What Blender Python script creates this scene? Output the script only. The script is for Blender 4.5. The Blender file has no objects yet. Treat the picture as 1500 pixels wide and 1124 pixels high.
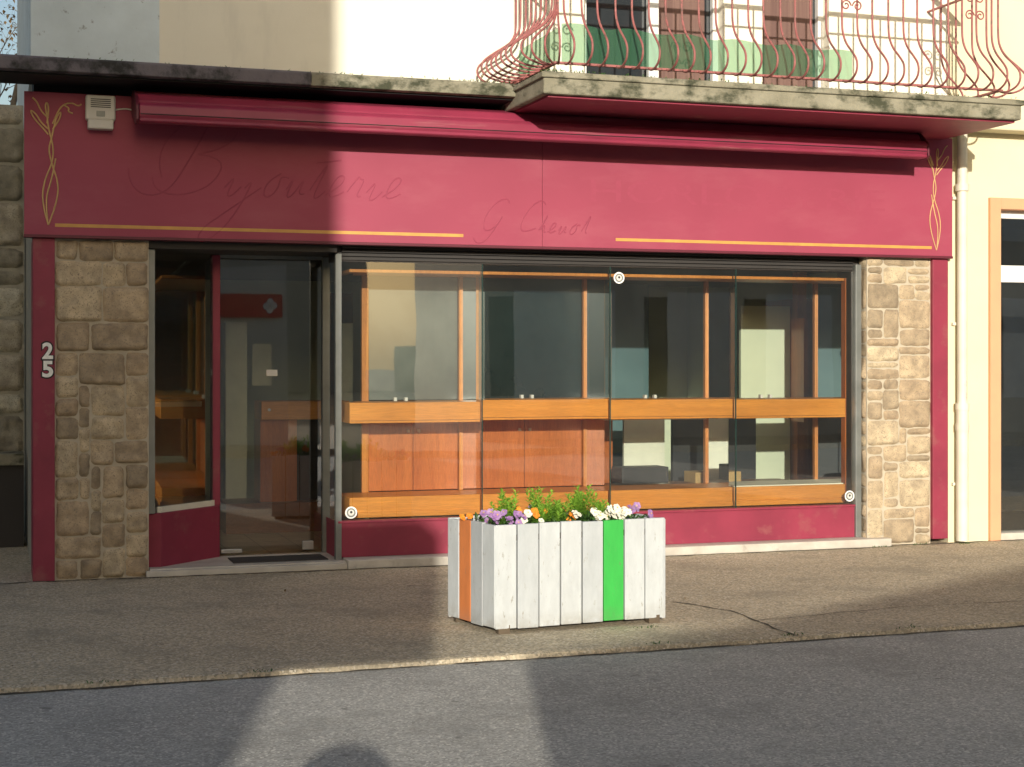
import bpy, bmesh, math, random
from mathutils import Vector, noise, Matrix
random.seed(7)
scn = bpy.context.scene
COL = scn.collection

# ---------------------------------------------------------------- materials
def nt_new(name):
    m = bpy.data.materials.new(name); m.use_nodes = True
    nt = m.node_tree
    b = nt.nodes.get('Principled BSDF')
    return m, nt, b
def c4(c): return (c[0], c[1], c[2], 1)
def noise_node(nt, scale, detail=6, rough=.55, mapping=None, dist=0):
    tc = nt.nodes.new('ShaderNodeTexCoord')
    n = nt.nodes.new('ShaderNodeTexNoise')
    n.inputs['Scale'].default_value = scale
    n.inputs['Detail'].default_value = detail
    n.inputs['Roughness'].default_value = rough
    n.inputs['Distortion'].default_value = dist
    if mapping:
        mp = nt.nodes.new('ShaderNodeMapping')
        mp.inputs['Scale'].default_value = mapping
        nt.links.new(tc.outputs['Object'], mp.inputs['Vector'])
        nt.links.new(mp.outputs['Vector'], n.inputs['Vector'])
    else:
        nt.links.new(tc.outputs['Object'], n.inputs['Vector'])
    return n
def ramp(nt, src, p0, c0, p1, c1):
    r = nt.nodes.new('ShaderNodeValToRGB')
    r.color_ramp.elements[0].position = p0; r.color_ramp.elements[0].color = c4(c0)
    r.color_ramp.elements[1].position = p1; r.color_ramp.elements[1].color = c4(c1)
    nt.links.new(src, r.inputs['Fac'])
    return r
def mixc(nt, fac, a, b, mode='MIX'):
    m = nt.nodes.new('ShaderNodeMix'); m.data_type = 'RGBA'; m.blend_type = mode
    for s, v in ((0, fac), (6, a), (7, b)):
        if hasattr(v, 'links') or isinstance(v, bpy.types.NodeSocket):
            nt.links.new(v, m.inputs[s])
        elif s == 0: m.inputs[0].default_value = v
        else: m.inputs[s].default_value = c4(v)
    return m.outputs[2]
def mat(name, c1, c2=None, scale=4, rough=.7, bump=0, bscale=60, metal=0, mapping=None,
        stain=None, sscale=2, slo=.55, shi=.75, spec=.4, smap=None):
    m, nt, b = nt_new(name)
    c2 = c2 or tuple(x*.82 for x in c1)
    n = noise_node(nt, scale, 7, mapping=mapping)
    col = ramp(nt, n.outputs['Fac'], .35, c1, .68, c2).outputs['Color']
    if stain:
        n2 = noise_node(nt, sscale, 8, .65, mapping=smap)
        r2 = ramp(nt, n2.outputs['Fac'], slo, (0,0,0), shi, (1,1,1))
        col = mixc(nt, r2.outputs['Color'], col, stain)
    nt.links.new(col, b.inputs['Base Color'])
    b.inputs['Roughness'].default_value = rough
    b.inputs['Metallic'].default_value = metal
    b.inputs['Specular IOR Level'].default_value = spec
    if bump:
        nb = noise_node(nt, bscale, 5)
        bp = nt.nodes.new('ShaderNodeBump'); bp.inputs['Strength'].default_value = bump
        bp.inputs['Distance'].default_value = .01
        nt.links.new(nb.outputs['Fac'], bp.inputs['Height'])
        nt.links.new(bp.outputs['Normal'], b.inputs['Normal'])
    return m

FA, FB, FS = (.325,.055,.096), (.29,.048,.084), (.355,.085,.120)
CRIM = mat('crimson_fascia_paint', FA, FB, 1.2, .55, .05, 30, stain=FS, sscale=1.3, slo=.5, shi=.85, smap=(1,1,2.5), spec=.3)
CRIM2 = mat('crimson_trim_paint', (.28,.037,.068), (.22,.030,.055), 3, .5, .04, 40, stain=(.28,.09,.09), sscale=5, spec=.3)
CRIMD = mat('crimson_edge', (.12,.015,.03), None, 3, .5)
GHOST = mat('faded_letter_ghost', (.27,.043,.078), (.31,.052,.092), 5, .55, spec=.3)
GHOST2 = mat('faded_letter_ghost_pale', (.300,.050,.088), (.325,.056,.097), 9, .55, spec=.3)
GOLD = mat('gold_paint', (.60,.33,.08), (.50,.26,.07), 8, .5)
AWN = mat('awning_metal_crimson', (.28,.035,.072), (.23,.03,.06), 3, .38, stain=(.33,.12,.13), sscale=3, smap=(.4,1,6), spec=.3)
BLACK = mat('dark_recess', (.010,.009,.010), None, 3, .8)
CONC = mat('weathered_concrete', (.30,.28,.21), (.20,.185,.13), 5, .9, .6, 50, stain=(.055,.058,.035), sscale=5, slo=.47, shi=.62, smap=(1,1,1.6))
CONCS = mat('canopy_concrete_shaded', (.17,.15,.165), (.11,.10,.11), 5, .9, .6, 50, stain=(.035,.035,.033), sscale=5, slo=.47, shi=.62)  # left canopy stretch: darker concrete copy with the shade put into its colour
CONC2 = mat('roof_concrete', (.17,.155,.165), (.12,.11,.115), 5, .9, .5, 50, stain=(.06,.06,.05), sscale=4)  # plain dark grey concrete for the roofs
CREAM = mat('cream_render', (.84,.80,.67), (.80,.76,.63), 2, .85, .15, 120, stain=(.66,.63,.53), sscale=1.7, slo=.56, shi=.9, smap=(2,1,.5))
WHITER = mat('old_grey_render', (.68,.77,.80), (.58,.66,.68), 3, .85, .25, 60, stain=(.14,.15,.13), sscale=9, slo=.61, shi=.69)
NEIGH = mat('neighbour_cream_render', (.72,.65,.46), (.67,.61,.43), 2, .85, .2, 90, stain=(.5,.45,.33), sscale=1.5, slo=.6, shi=.9)
SALMON = mat('salmon_paint', (.68,.36,.20), (.62,.33,.19), 3, .7, .1, 90)
PIPE = mat('pipe_cream_paint', (.74,.71,.58), (.66,.62,.5), 5, .5, stain=(.4,.38,.3), sscale=6, slo=.62, shi=.8)
ALU = mat('aluminium_frame', (.22,.23,.22), (.17,.18,.17), 6, .45, metal=.4)
WHITEP = mat('white_frame_paint', (.78,.78,.76), (.7,.7,.68), 4, .5)
PLAST = mat('white_plastic', (.66,.64,.60), (.58,.56,.5), 5, .5)
MARB = mat('pale_stone_sill', (.58,.54,.47), (.46,.42,.36), 6, .6, .2, 60, stain=(.25,.22,.18), sscale=7, slo=.6, shi=.8)
REDIRON = mat('red_iron_paint', (.36,.125,.12), (.28,.09,.085), 12, .55, stain=(.14,.08,.065), sscale=14, slo=.52, shi=.68)
SOIL = mat('soil', (.05,.035,.022), (.03,.02,.012), 20, .95, .6, 60)
INWALL = mat('interior_wall', (.66,.68,.50), (.60,.62,.46), 2, .8)
INDARK = mat('interior_dark', (.040,.036,.034), None, 2, .7)
CEIL = mat('interior_ceiling', (.10,.095,.09), None, 2, .8)
CARD = mat('cardboard', (.42,.27,.11), None, 8, .8)
CHAR = mat('charcoal_box', (.03,.03,.033), None, 8, .5)
CREAMT = mat('cream_shelf_top', (.78,.76,.62), None, 3, .5)
GREYPANEL = mat('grey_sliding_panel', (.19,.20,.18), (.06,.07,.068), .9, .22, spec=.6)
DKPANEL = mat('dark_green_panel', (.016,.028,.028), (.010,.018,.018), 1.2, .2, spec=.6)
STEEL = mat('brushed_steel', (.6,.6,.58), None, 8, .3, metal=.9)
RUBBER = mat('mat_rubber', (.06,.055,.05), (.04,.036,.034), 60, .9, .4, 100)

# marble tile floor
TILE, nt, p = nt_new('beige_floor_tile')
n = noise_node(nt, 4, 8, .65, dist=1.2)
r = ramp(nt, n.outputs['Fac'], .35, (.74,.63,.45), .65, (.58,.48,.33))
tc = nt.nodes.new('ShaderNodeTexCoord'); br = nt.nodes.new('ShaderNodeTexBrick')
br.offset = 0; br.inputs['Scale'].default_value = 1; br.inputs['Brick Width'].default_value = .3; br.inputs['Row Height'].default_value = .3
br.inputs['Mortar Size'].default_value = .004; br.inputs['Color1'].default_value = (1,1,1,1); br.inputs['Color2'].default_value = (.88,.88,.88,1); br.inputs['Mortar'].default_value = (.4,.37,.33,1)
nt.links.new(tc.outputs['Object'], br.inputs['Vector'])
nt.links.new(mixc(nt, 1.0, r.outputs['Color'], br.outputs['Color'], 'MULTIPLY'), p.inputs['Base Color'])
p.inputs['Roughness'].default_value = .3

def wood(name, a, b, sc=(1,1,9), rough=.4):
    m, nt, p = nt_new(name)
    n = noise_node(nt, 3.5, 8, .6, mapping=sc, dist=.6)
    r = ramp(nt, n.outputs['Fac'], .3, a, .7, b)
    n2 = noise_node(nt, 30, 5, .6, mapping=sc)
    r2 = ramp(nt, n2.outputs['Fac'], .35, (.75,.75,.75), .6, (1,1,1))
    col = mixc(nt, 1.0, r.outputs['Color'], r2.outputs['Color'], 'MULTIPLY')
    n3 = noise_node(nt, .9, 3)
    r3 = ramp(nt, n3.outputs['Fac'], .4, (.82,.80,.78), .6, (1.05,1.05,1.05))
    col = mixc(nt, 1.0, col, r3.outputs['Color'], 'MULTIPLY')
    nt.links.new(col, p.inputs['Base Color']); p.inputs['Roughness'].default_value = rough
    return m
WOODH = wood('cherry_wood_horizontal', (.80,.32,.05), (.66,.24,.03), (.35,1,9))
WOODV = wood('cherry_wood_vertical', (.66,.25,.05), (.54,.18,.03), (9,9,.5))
WOODR = wood('reddish_wood_panel', (.60,.18,.045), (.46,.12,.03), (6,6,.5), .35)
WOODD = wood('dark_brown_wood', (.26,.085,.025), (.18,.06,.018), (1,1,6), .35)

def glass(name, tint=(.93,.96,.95), haze=.03, k=2.0):
    m, nt, b = nt_new(name); nt.nodes.remove(b)
    out = nt.nodes['Material Output']
    tr = nt.nodes.new('ShaderNodeBsdfTransparent'); tr.inputs[0].default_value = c4(tint)
    gl = nt.nodes.new('ShaderNodeBsdfAnisotropic'); gl.inputs['Roughness'].default_value = .015
    gl.inputs['Color'].default_value = (1,1,1,1)
    df = nt.nodes.new('ShaderNodeBsdfDiffuse'); df.inputs[0].default_value = (.75,.76,.72,1)
    fr = nt.nodes.new('ShaderNodeFresnel'); fr.inputs['IOR'].default_value = 1.5
    mu = nt.nodes.new('ShaderNodeMath'); mu.operation = 'MULTIPLY'; mu.inputs[1].default_value = k; mu.use_clamp = True
    nt.links.new(fr.outputs[0], mu.inputs[0])
    n = noise_node(nt, 1.6, 8, .65, mapping=(1,1,.6))
    mr = nt.nodes.new('ShaderNodeMapRange'); mr.inputs['From Min'].default_value = .35; mr.inputs['From Max'].default_value = .75
    mr.inputs['To Min'].default_value = haze*.2; mr.inputs['To Max'].default_value = haze*2
    nt.links.new(n.outputs['Fac'], mr.inputs['Value'])
    m1 = nt.nodes.new('ShaderNodeMixShader'); nt.links.new(mr.outputs[0], m1.inputs[0])
    nt.links.new(tr.outputs[0], m1.inputs[1]); nt.links.new(df.outputs[0], m1.inputs[2])
    m2 = nt.nodes.new('ShaderNodeMixShader'); nt.links.new(mu.outputs[0], m2.inputs[0])
    nt.links.new(m1.outputs[0], m2.inputs[1]); nt.links.new(gl.outputs[0], m2.inputs[2])
    nb = noise_node(nt, .9, 2)
    bp = nt.nodes.new('ShaderNodeBump'); bp.inputs['Strength'].default_value = .05; bp.inputs['Distance'].default_value = .02
    nt.links.new(nb.outputs['Fac'], bp.inputs['Height']); nt.links.new(bp.outputs['Normal'], gl.inputs['Normal'])
    nt.links.new(m2.outputs[0], out.inputs['Surface'])
    return m
GLASS = glass('shop_window_glass', (.90,.955,.935), haze=.008, k=4.2)
GLASSI = glass('cabinet_glass', (.86,.93,.91), .004, 2)
GLASSD = mat('dark_window_glass', (.03,.035,.04), None, 2, .06, spec=.8)

def stone_mat(name, a, b, c):
    m, nt, p = nt_new(name)
    at = nt.nodes.new('ShaderNodeAttribute'); at.attribute_name = 'tone'
    base = ramp(nt, at.outputs['Fac'], 0, a, 1, b)
    e = base.color_ramp.elements.new(.5); e.color = (a[0]*.5+b[0]*.5, (a[1]*.5+b[1]*.5)*.93, (a[2]*.5+b[2]*.5)*.90, 1)
    n = noise_node(nt, 9, 8, .65)
    r = ramp(nt, n.outputs['Fac'], .35, (.62,.60,.58), .65, (1.12,1.09,1.03))
    col = mixc(nt, 1.0, base.outputs['Color'], r.outputs['Color'], 'MULTIPLY')
    n2 = noise_node(nt, 90, 3)
    r2 = ramp(nt, n2.outputs['Fac'], .56, (0,0,0), .68, (1,1,1))
    col = mixc(nt, r2.outputs['Color'], col, c)
    nt.links.new(col, p.inputs['Base Color']); p.inputs['Roughness'].default_value = .9
    nb = noise_node(nt, 55, 6, .7)
    bp = nt.nodes.new('ShaderNodeBump'); bp.inputs['Strength'].default_value = .6; bp.inputs['Distance'].default_value = .008
    nt.links.new(nb.outputs['Fac'], bp.inputs['Height']); nt.links.new(bp.outputs['Normal'], p.inputs['Normal'])
    return m
STONE = stone_mat('granite_block', (.33,.27,.19), (.56,.47,.33), (.22,.18,.13))
STONE2 = stone_mat('old_granite', (.26,.25,.20), (.56,.55,.46), (.2,.19,.15))
MORTAR = mat('mortar', (.50,.44,.34), (.43,.38,.29), 8, .95, .4, 90)
MORTAR2 = mat('old_mortar', (.40,.38,.31), (.3,.29,.24), 8, .95, .4, 90)

def asphalt(name, a, b, dark, light, stain, sp=85, lightc=(.5,.46,.38)):
    m, nt, p = nt_new(name)
    n = noise_node(nt, .8, 8, .6)
    col = ramp(nt, n.outputs['Fac'], .35, a, .68, b).outputs['Color']
    v = nt.nodes.new('ShaderNodeTexVoronoi'); v.inputs['Scale'].default_value = sp
    tc = nt.nodes.new('ShaderNodeTexCoord'); nt.links.new(tc.outputs['Object'], v.inputs['Vector'])
    sep = nt.nodes.new('ShaderNodeSeparateColor'); nt.links.new(v.outputs['Color'], sep.inputs[0])
    r1 = ramp(nt, sep.outputs[0], .0, dark, 1, light)
    col = mixc(nt, .6, col, r1.outputs['Color'], 'MULTIPLY')
    r3 = ramp(nt, sep.outputs[1], .88, (0,0,0), .92, (1,1,1))
    col = mixc(nt, r3.outputs['Color'], col, lightc)
    n2 = noise_node(nt, 1.7, 9, .7)
    r2 = ramp(nt, n2.outputs['Fac'], .50, (0,0,0), .72, (.8,.8,.8))
    col = mixc(nt, r2.outputs['Color'], col, stain)
    n4 = noise_node(nt, 7, 3, .5)
    r4 = ramp(nt, n4.outputs['Fac'], .70, (0,0,0), .74, (.6,.6,.6))
    col = mixc(nt, r4.outputs['Color'], col, tuple(x*.55 for x in stain))
    nt.links.new(col, p.inputs['Base Color']); p.inputs['Roughness'].default_value = .85
    p.inputs['Specular IOR Level'].default_value = .35
    nb = noise_node(nt, 70, 6, .7)
    nb2 = noise_node(nt, 2.5, 3)
    ad = nt.nodes.new('ShaderNodeMath'); ad.operation = 'MULTIPLY_ADD'; ad.inputs[1].default_value = 3.0
    nt.links.new(nb2.outputs['Fac'], ad.inputs[0]); nt.links.new(nb.outputs['Fac'], ad.inputs[2])
    bp = nt.nodes.new('ShaderNodeBump'); bp.inputs['Strength'].default_value = .65; bp.inputs['Distance'].default_value = .006
    nt.links.new(ad.outputs[0], bp.inputs['Height']); nt.links.new(bp.outputs['Normal'], p.inputs['Normal'])
    return m
PAVE = asphalt('pavement_asphalt', (.52,.445,.325), (.43,.365,.265), (.35,.35,.35), (1.5,1.45,1.35), (.29,.25,.185), 80, (.64,.57,.45))
ROAD = asphalt('road_asphalt', (.44,.425,.39), (.37,.355,.325), (.5,.5,.5), (1.35,1.35,1.35), (.27,.26,.235), 95, (.62,.60,.54))
GROUND = mat('ground_earth', (.12,.11,.09), None, .3, .95)

# ---------------------------------------------------------------- helpers
def empty(name, parent=None):
    e = bpy.data.objects.new(name, None); COL.objects.link(e); e.empty_display_size = .2
    if parent: e.parent = parent
    return e
def mesh_obj(name, verts, faces, m, parent=None, smooth=False):
    me = bpy.data.meshes.new(name); me.from_pydata(verts, [], faces); me.update()
    o = bpy.data.objects.new(name, me); COL.objects.link(o)
    if m: me.materials.append(m)
    if parent: o.parent = parent
    if smooth:
        for p in me.polygons: p.use_smooth = True
    return o
def box(name, x0, x1, y0, y1, z0, z1, m, parent=None, bev=0, seg=2):
    v = [(x0,y0,z0),(x1,y0,z0),(x1,y1,z0),(x0,y1,z0),(x0,y0,z1),(x1,y0,z1),(x1,y1,z1),(x0,y1,z1)]
    f = [(0,3,2,1),(4,5,6,7),(0,1,5,4),(1,2,6,5),(2,3,7,6),(3,0,4,7)]
    o = mesh_obj(name, v, f, m, parent)
    if bev:
        b = o.modifiers.new('b', 'BEVEL'); b.width = bev; b.segments = seg; b.limit_method = 'ANGLE'
    return o
def profile_x(name, pts, x0, x1, m, parent=None, bev=0):
    n = len(pts)
    v = [(x0,y,z) for y,z in pts] + [(x1,y,z) for y,z in pts]
    f = [tuple(range(n)), tuple(range(2*n-1, n-1, -1))]
    for i in range(n):
        j = (i+1) % n
        f.append((i, i+n, j+n, j))
    o = mesh_obj(name, v, f, m, parent)
    bm = bmesh.new(); bm.from_mesh(o.data); bmesh.ops.recalc_face_normals(bm, faces=bm.faces); bm.to_mesh(o.data); bm.free()
    if bev:
        b = o.modifiers.new('b','BEVEL'); b.width = bev; b.segments = 2; b.limit_method = 'ANGLE'
    return o
def prism(name, pts, z0, z1, m, parent=None, bev=0):
    n = len(pts)
    v = [(x,y,z0) for x,y in pts] + [(x,y,z1) for x,y in pts]
    f = [tuple(range(n-1,-1,-1)), tuple(range(n, 2*n))]
    for i in range(n):
        j = (i+1) % n
        f.append((i, j, j+n, i+n))
    o = mesh_obj(name, v, f, m, parent)
    bm = bmesh.new(); bm.from_mesh(o.data); bmesh.ops.recalc_face_normals(bm, faces=bm.faces); bm.to_mesh(o.data); bm.free()
    if bev:
        b = o.modifiers.new('b','BEVEL'); b.width = bev; b.segments = 2; b.limit_method = 'ANGLE'
    return o
def curves(name, polys, r, m, parent=None, smooth=True, res=4, radii=None):
    cu = bpy.data.curves.new(name, 'CURVE'); cu.dimensions = '3D'; cu.bevel_depth = r; cu.bevel_resolution = 2
    cu.use_fill_caps = True
    for k, pl in enumerate(polys):
        if smooth:
            s = cu.splines.new('NURBS')
        else:
            s = cu.splines.new('POLY')
        s.points.add(len(pl)-1)
        for i, p in enumerate(pl):
            s.points[i].co = (p[0], p[1], p[2], 1)
            if radii: s.points[i].radius = radii[k][i]
        if smooth: s.order_u = 3; s.use_endpoint_u = True; s.resolution_u = res
    cu.materials.append(m)
    o = bpy.data.objects.new(name, cu); COL.objects.link(o)
    if parent: o.parent = parent
    return o
def text(name, body, x0, x1, zc, h, y, m, parent=None, shear=0, bold=0):
    cu = bpy.data.curves.new(name, 'FONT'); cu.body = body; cu.size = 1; cu.shear = shear; cu.extrude = 0.0
    cu.offset = bold; cu.align_x = 'LEFT'
    cu.materials.append(m)
    o = bpy.data.objects.new(name, cu); COL.objects.link(o)
    bpy.context.view_layer.update()
    bb = [Vector(c) for c in o.bound_box]
    mnx = min(c.x for c in bb); mxx = max(c.x for c in bb); mny = min(c.y for c in bb); mxy = max(c.y for c in bb)
    sx = (x1-x0)/(mxx-mnx); sy = h/(mxy-mny)
    o.rotation_euler = (math.pi/2, 0, 0)
    o.scale = (sx, sy, 1)
    o.location = (x0-mnx*sx, y, zc-(mny+mxy)/2*sy)
    if parent: o.parent = parent
    return o
def pane(name, p0, p1, z0, z1, m, parent=None):
    return mesh_obj(name, [(p0[0],p0[1],z0),(p1[0],p1[1],z0),(p1[0],p1[1],z1),(p0[0],p0[1],z1)], [(0,1,2,3)], m, parent)

def stone_patch(name, org, u, nrm, W, H, unit, m, parent, wr=(2,5), hr=(1,3), bulge=.022, step=.018, gap=.008, seed=1, wob=.009, rnd_c=.008):
    rnd = random.Random(seed)
    u = Vector(u); nrm = Vector(nrm); up = Vector((0,0,1)); org = Vector(org)
    nu = max(2, round(W/unit)); nv = round(H/unit)
    du = W/nu
    cu = [0]
    for i in range(nv): cu.append(cu[-1]+rnd.uniform(.75,1.25))
    zc = [c*H/cu[-1] for c in cu]
    xc = [i*du for i in range(nu+1)]
    occ = [[False]*nu for _ in range(nv)]
    rects = []
    for r in range(nv):
        for c in range(nu):
            if occ[r][c]: continue
            w = rnd.randint(*wr); h = rnd.randint(*hr)
            w = min(w, nu-c)
            k = 0
            while k < w and not occ[r][c+k]: k += 1
            w = k
            if nu-(c+w) == 1 and not occ[r][c+w]: w += 1
            if w == 1: h = min(h, 2)
            h = min(h, nv-r)
            for i in range(h):
                for j in range(w): occ[r+i][c+j] = True
            rects.append((c, r, w, h))
    verts = []; faces = []; tones = []
    for (c, r, w, h) in rects:
        g = gap*rnd.uniform(.6,1.4)
        a0, a1 = xc[c]+g, xc[c+w]-g; b0, b1 = zc[r]+g, zc[r+h]-g
        if b1-b0 < .02 or a1-a0 < .02: continue
        nx = max(3, int((a1-a0)/step)); nz = max(3, int((b1-b0)/step))
        tone = rnd.random(); off = rnd.uniform(-.008,.010); sd = rnd.uniform(0,100)
        tx, tz = rnd.uniform(-.09,.09), rnd.uniform(-.10,.10)
        base = len(verts)
        jc = [rnd.uniform(-wob, wob)*.7 for _ in range(8)]
        for iz in range(nz+1):
            for ix in range(nx+1):
                fx = ix/nx; fz = iz/nz
                x = a0+(a1-a0)*fx; z = b0+(b1-b0)*fz
                x += (jc[0]*(1-fx)*(1-fz)+jc[1]*fx*(1-fz)+jc[2]*(1-fx)*fz+jc[3]*fx*fz)
                z += (jc[4]*(1-fx)*(1-fz)+jc[5]*fx*(1-fz)+jc[6]*(1-fx)*fz+jc[7]*fx*fz)
                cx = abs(fx-.5)*2; cz = abs(fz-.5)*2
                k = max(0, cx+cz-1.78)*rnd_c/.22
                x -= math.copysign(k, fx-.5); z -= math.copysign(k, fz-.5)
                e = min(fx*(a1-a0), (1-fx)*(a1-a0), fz*(b1-b0), (1-fz)*(b1-b0))
                fall = min(1, e/.020)**.45 if e > 1e-6 else 0
                # split-face facets
                f1 = abs(noise.noise(Vector((x*7+sd, z*7, sd))))
                nn = .55-f1*1.6+noise.noise(Vector((x*20+sd, z*20, sd)))*.5+noise.noise(Vector((x*55+sd, z*55, sd)))*.25
                d = fall*(bulge*.75+off+bulge*nn*.8+tx*(fx-.5)*.2+tz*(fz-.5)*.2)
                if e < 1e-6:
                    x += noise.noise(Vector((x*25, z*25, sd)))*.007; z += noise.noise(Vector((x*25, z*25, sd+9)))*.007
                x = min(max(x, 0), W)
                verts.append(tuple(org+u*x+up*z+nrm*max(d,-.001)))
                tones.append(tone)
        for iz in range(nz):
            for ix in range(nx):
                i = base+iz*(nx+1)+ix
                faces.append((i, i+1, i+nx+2, i+nx+1))
    o = mesh_obj(name, verts, faces, m, parent, smooth=True)
    at = o.data.attributes.new('tone', 'FLOAT', 'POINT')
    at.data.foreach_set('value', tones)
    return o

# ================================================================ GROUND
mesh_obj('ground', [(-250,-250,-.036),(250,-250,-.036),(250,250,-.036),(-250,250,-.036)], [(0,1,2,3)], GROUND)
mesh_obj('road', [(-80,-13.2,-.03),(80,-13.2,-.03),(80,-3.7,-.03),(-80,-3.7,-.03)], [(0,1,2,3)], ROAD)
vs = []; fs = []
xs = [-80, -20, -6] + [-6+.07*i for i in range(1, 290)] + [20, 80]
for i, x in enumerate(xs):
    e = -3.80 + .018*x + noise.noise(Vector((x*1.3, 3, 0)))*.03 + noise.noise(Vector((x*7, 1, 0)))*.016
    if abs(x) > 15: e = -3.7
    vs += [(x, 14, 0), (x, e+.03, 0), (x, e, -.006), (x, e-.012, -.034)]
for i in range(len(xs)-1):
    a = i*4; b = a+4
    for k in range(3): fs.append((a+k, a+k+1, b+k+1, b+k))
mesh_obj('pavement', vs, fs, PAVE)
box('pavement', -80, 80, -60, -13.2, -.035, .08, PAVE)
DIRT = mat('gutter_dirt', (.06,.052,.04), (.11,.095,.07), 20, .95)
def crack(name, pts, w, z, seed=0, m=DIRT, n=14):
    vv = []; ff = []; rnd = random.Random(seed)
    full = []
    for a, b in zip(pts, pts[1:]):
        for k in range(n): full.append(Vector(a).lerp(Vector(b), k/n))
    full.append(Vector(pts[-1]))
    for i, p in enumerate(full):
        d = (full[min(i+1, len(full)-1)]-full[max(i-1,0)]).normalized(); s = Vector((-d.y, d.x))
        o = s*(noise.noise(Vector((p.x*5, p.y*5, seed)))*.03)
        ww = w*rnd.uniform(.3,1.2)
        vv += [(*(p+o-s*ww), z), (*(p+o+s*ww), z)]
    for i in range(len(full)-1): ff.append((2*i, 2*i+1, 2*i+3, 2*i+2))
    return mesh_obj(name, vv, ff, m)
crack('gutter_line', [(x, -3.822+.018*x) for x in (-4,-2,0,2,4,6,8,10)], .016, -.026, 3, n=25)
crack('pavement_crack', [(4.25,-2.35),(4.45,-2.8),(4.40,-3.72)], .010, .004, 5)
crack('pavement_crack', [(4.42,-3.2),(5.6,-3.0),(7.5,-3.1),(9.5,-2.9)], .006, .004, 8)
crack('wall_foot_dirt', [(-1,-.10),(.3,-.06),(1.0,-.09),(2.4,-.11),(4.5,-.125),(7.3,-.125)], .018, .004, 9, n=30)
crack('wall_foot_dirt', [(7.32,-.03),(7.9,-.06),(9.0,-.03),(11,-.03)], .020, .004, 10, n=20)

# ================================================================ SHOP BUILDING
shop = empty('shop_building')
box('pier_core_l', .416, 1.084, .004, .5, 0, 2.497, MORTAR, shop)
stone_patch('pier_stones_l', (.418,.002,0), (1,0,0), (0,-1,0), .664, 2.475, .083, STONE, shop, (2,4), (2,3), seed=41, gap=.006)
box('pier_core_r', 7.118, 7.747, .004, .5, 0, 2.497, MORTAR, shop)
stone_patch('pier_stones_r', (7.12,.002,0), (1,0,0), (0,-1,0), .625, 2.475, .078, STONE, shop, (2,4), (1,3), seed=37, bulge=.018, gap=.006)
stone_patch('pier_return_stones', (7.116,.14,0), (0,-1,0), (-1,0,0), .136, 2.475, .11, STONE, shop, (1,2), (1,3), seed=5, bulge=.008)
box('pilaster_l', .264, .416, -.035, .5, 0, 2.477, CRIM2, shop, .004)
box('pilaster_r', 7.747, 7.90, -.035, .5, .04, 2.477, CRIM2, shop, .004)
box('side_wall', .27, .40, .5, 7, 0, 3.55, MORTAR2, shop)
box('fascia_panel_l', .204, 4.136, -.07, .0, 2.50, 3.525, CRIM, shop)
box('fascia_panel_r', 4.140, 7.92, -.07, .0, 2.50, 3.525, CRIM, shop)
box('fascia_seam', 4.130, 4.145, -.06, .0, 2.502, 3.52, GHOST, shop)
box('fascia_bottom_trim', .200, 7.924, -.078, .01, 2.478, 2.50, CRIMD, shop, .003)
box('lintel', .27, 7.90, .0, .5, 2.502, 3.69, BLACK, shop)  # coloured black to paint the shade between fascia top and canopy
box('gold_line_l', .416, 3.484, -.0725, -.0695, 2.558, 2.582, GOLD, shop)
box('gold_line_r', 4.766, 7.713, -.0725, -.0695, 2.558, 2.582, GOLD, shop)
# faded script letters (strokes barely proud of the board)
def script(strokes, x0, z0, s, sl=.45):
    return [[(x0+(x+z*sl)*s, -.0655, z0+z*s) for x, z in st] for st in strokes]
def sh(st, dx): return [(x+dx, z) for x, z in st]
L_i = [(0,.1),(.08,.3),(.06,0),(.14,0),(.2,.12)]
L_e = [(-.02,.05),(.12,.16),(.14,.3),(.03,.3),(.0,.1),(.08,0),(.2,.1)]
L_o = [(.12,.3),(.0,.22),(.0,.03),(.1,-.01),(.17,.12),(.12,.29),(.24,.25)]
L_u = [(0,.1),(.05,.3),(.03,.02),(.1,0),(.18,.28),(.17,.02),(.25,.06)]
L_t = [(0,.1),(.1,.62),(.07,.02),(.14,0),(.2,.1)]
L_r = [(0,.1),(.06,.32),(.1,.26),(.16,.27),(.13,.02),(.2,.05)]
L_j = [(0,.1),(.08,.3),(.02,-.35),(-.22,-.62),(-.34,-.45),(-.05,-.15),(.2,.12)]
Bs = [[(-.05,.2),(-.25,.45),(-.15,.85),(.3,.98),(.65,.85),(.55,.58),(.25,.5)], [(.25,.5),(.62,.48),(.60,.12),(.25,-.03),(-.1,.05),(-.16,.2)], [(.22,.92),(.18,.5),(.12,.05),(-.12,-.05),(-.4,.1),(-.5,.3)]]
st = Bs+[sh(L_i,.75), sh(L_j,1.0), sh(L_o,1.25), sh(L_u,1.52), sh(L_t,1.82), sh(L_e,2.06), sh(L_r,2.3), sh(L_i,2.55), sh(L_e,2.8), [(1.75,.45),(2.05,.5)]]
curves('faded_script_a', script(st, 1.15, 2.82, .60), .0075, GHOST, shop)
Gs = [[(.55,.8),(.45,.98),(.1,.8),(.0,.3),(.2,.0),(.45,.15),(.5,.45)],[(.5,.45),(.4,-.2),(.1,-.35),(-.05,-.15)]]
Cs = [[(.5,.8),(.35,.98),(.05,.7),(.0,.2),(.2,.0),(.5,.15)]]
st = Gs+[sh(c,1.1) for c in Cs]+[sh([(0,.1),(.12,.75),(.02,0),(.12,.3),(.15,.02),(.22,.06)],1.7), sh(L_e,2.0), sh(L_u,2.28), sh(L_o,2.62), sh([(0,.1),(.12,.75),(.08,.02),(.18,.06)],2.95)]
curves('faded_script_b', script(st, 3.60, 2.60, .29), .0072, GHOST, shop)
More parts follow.
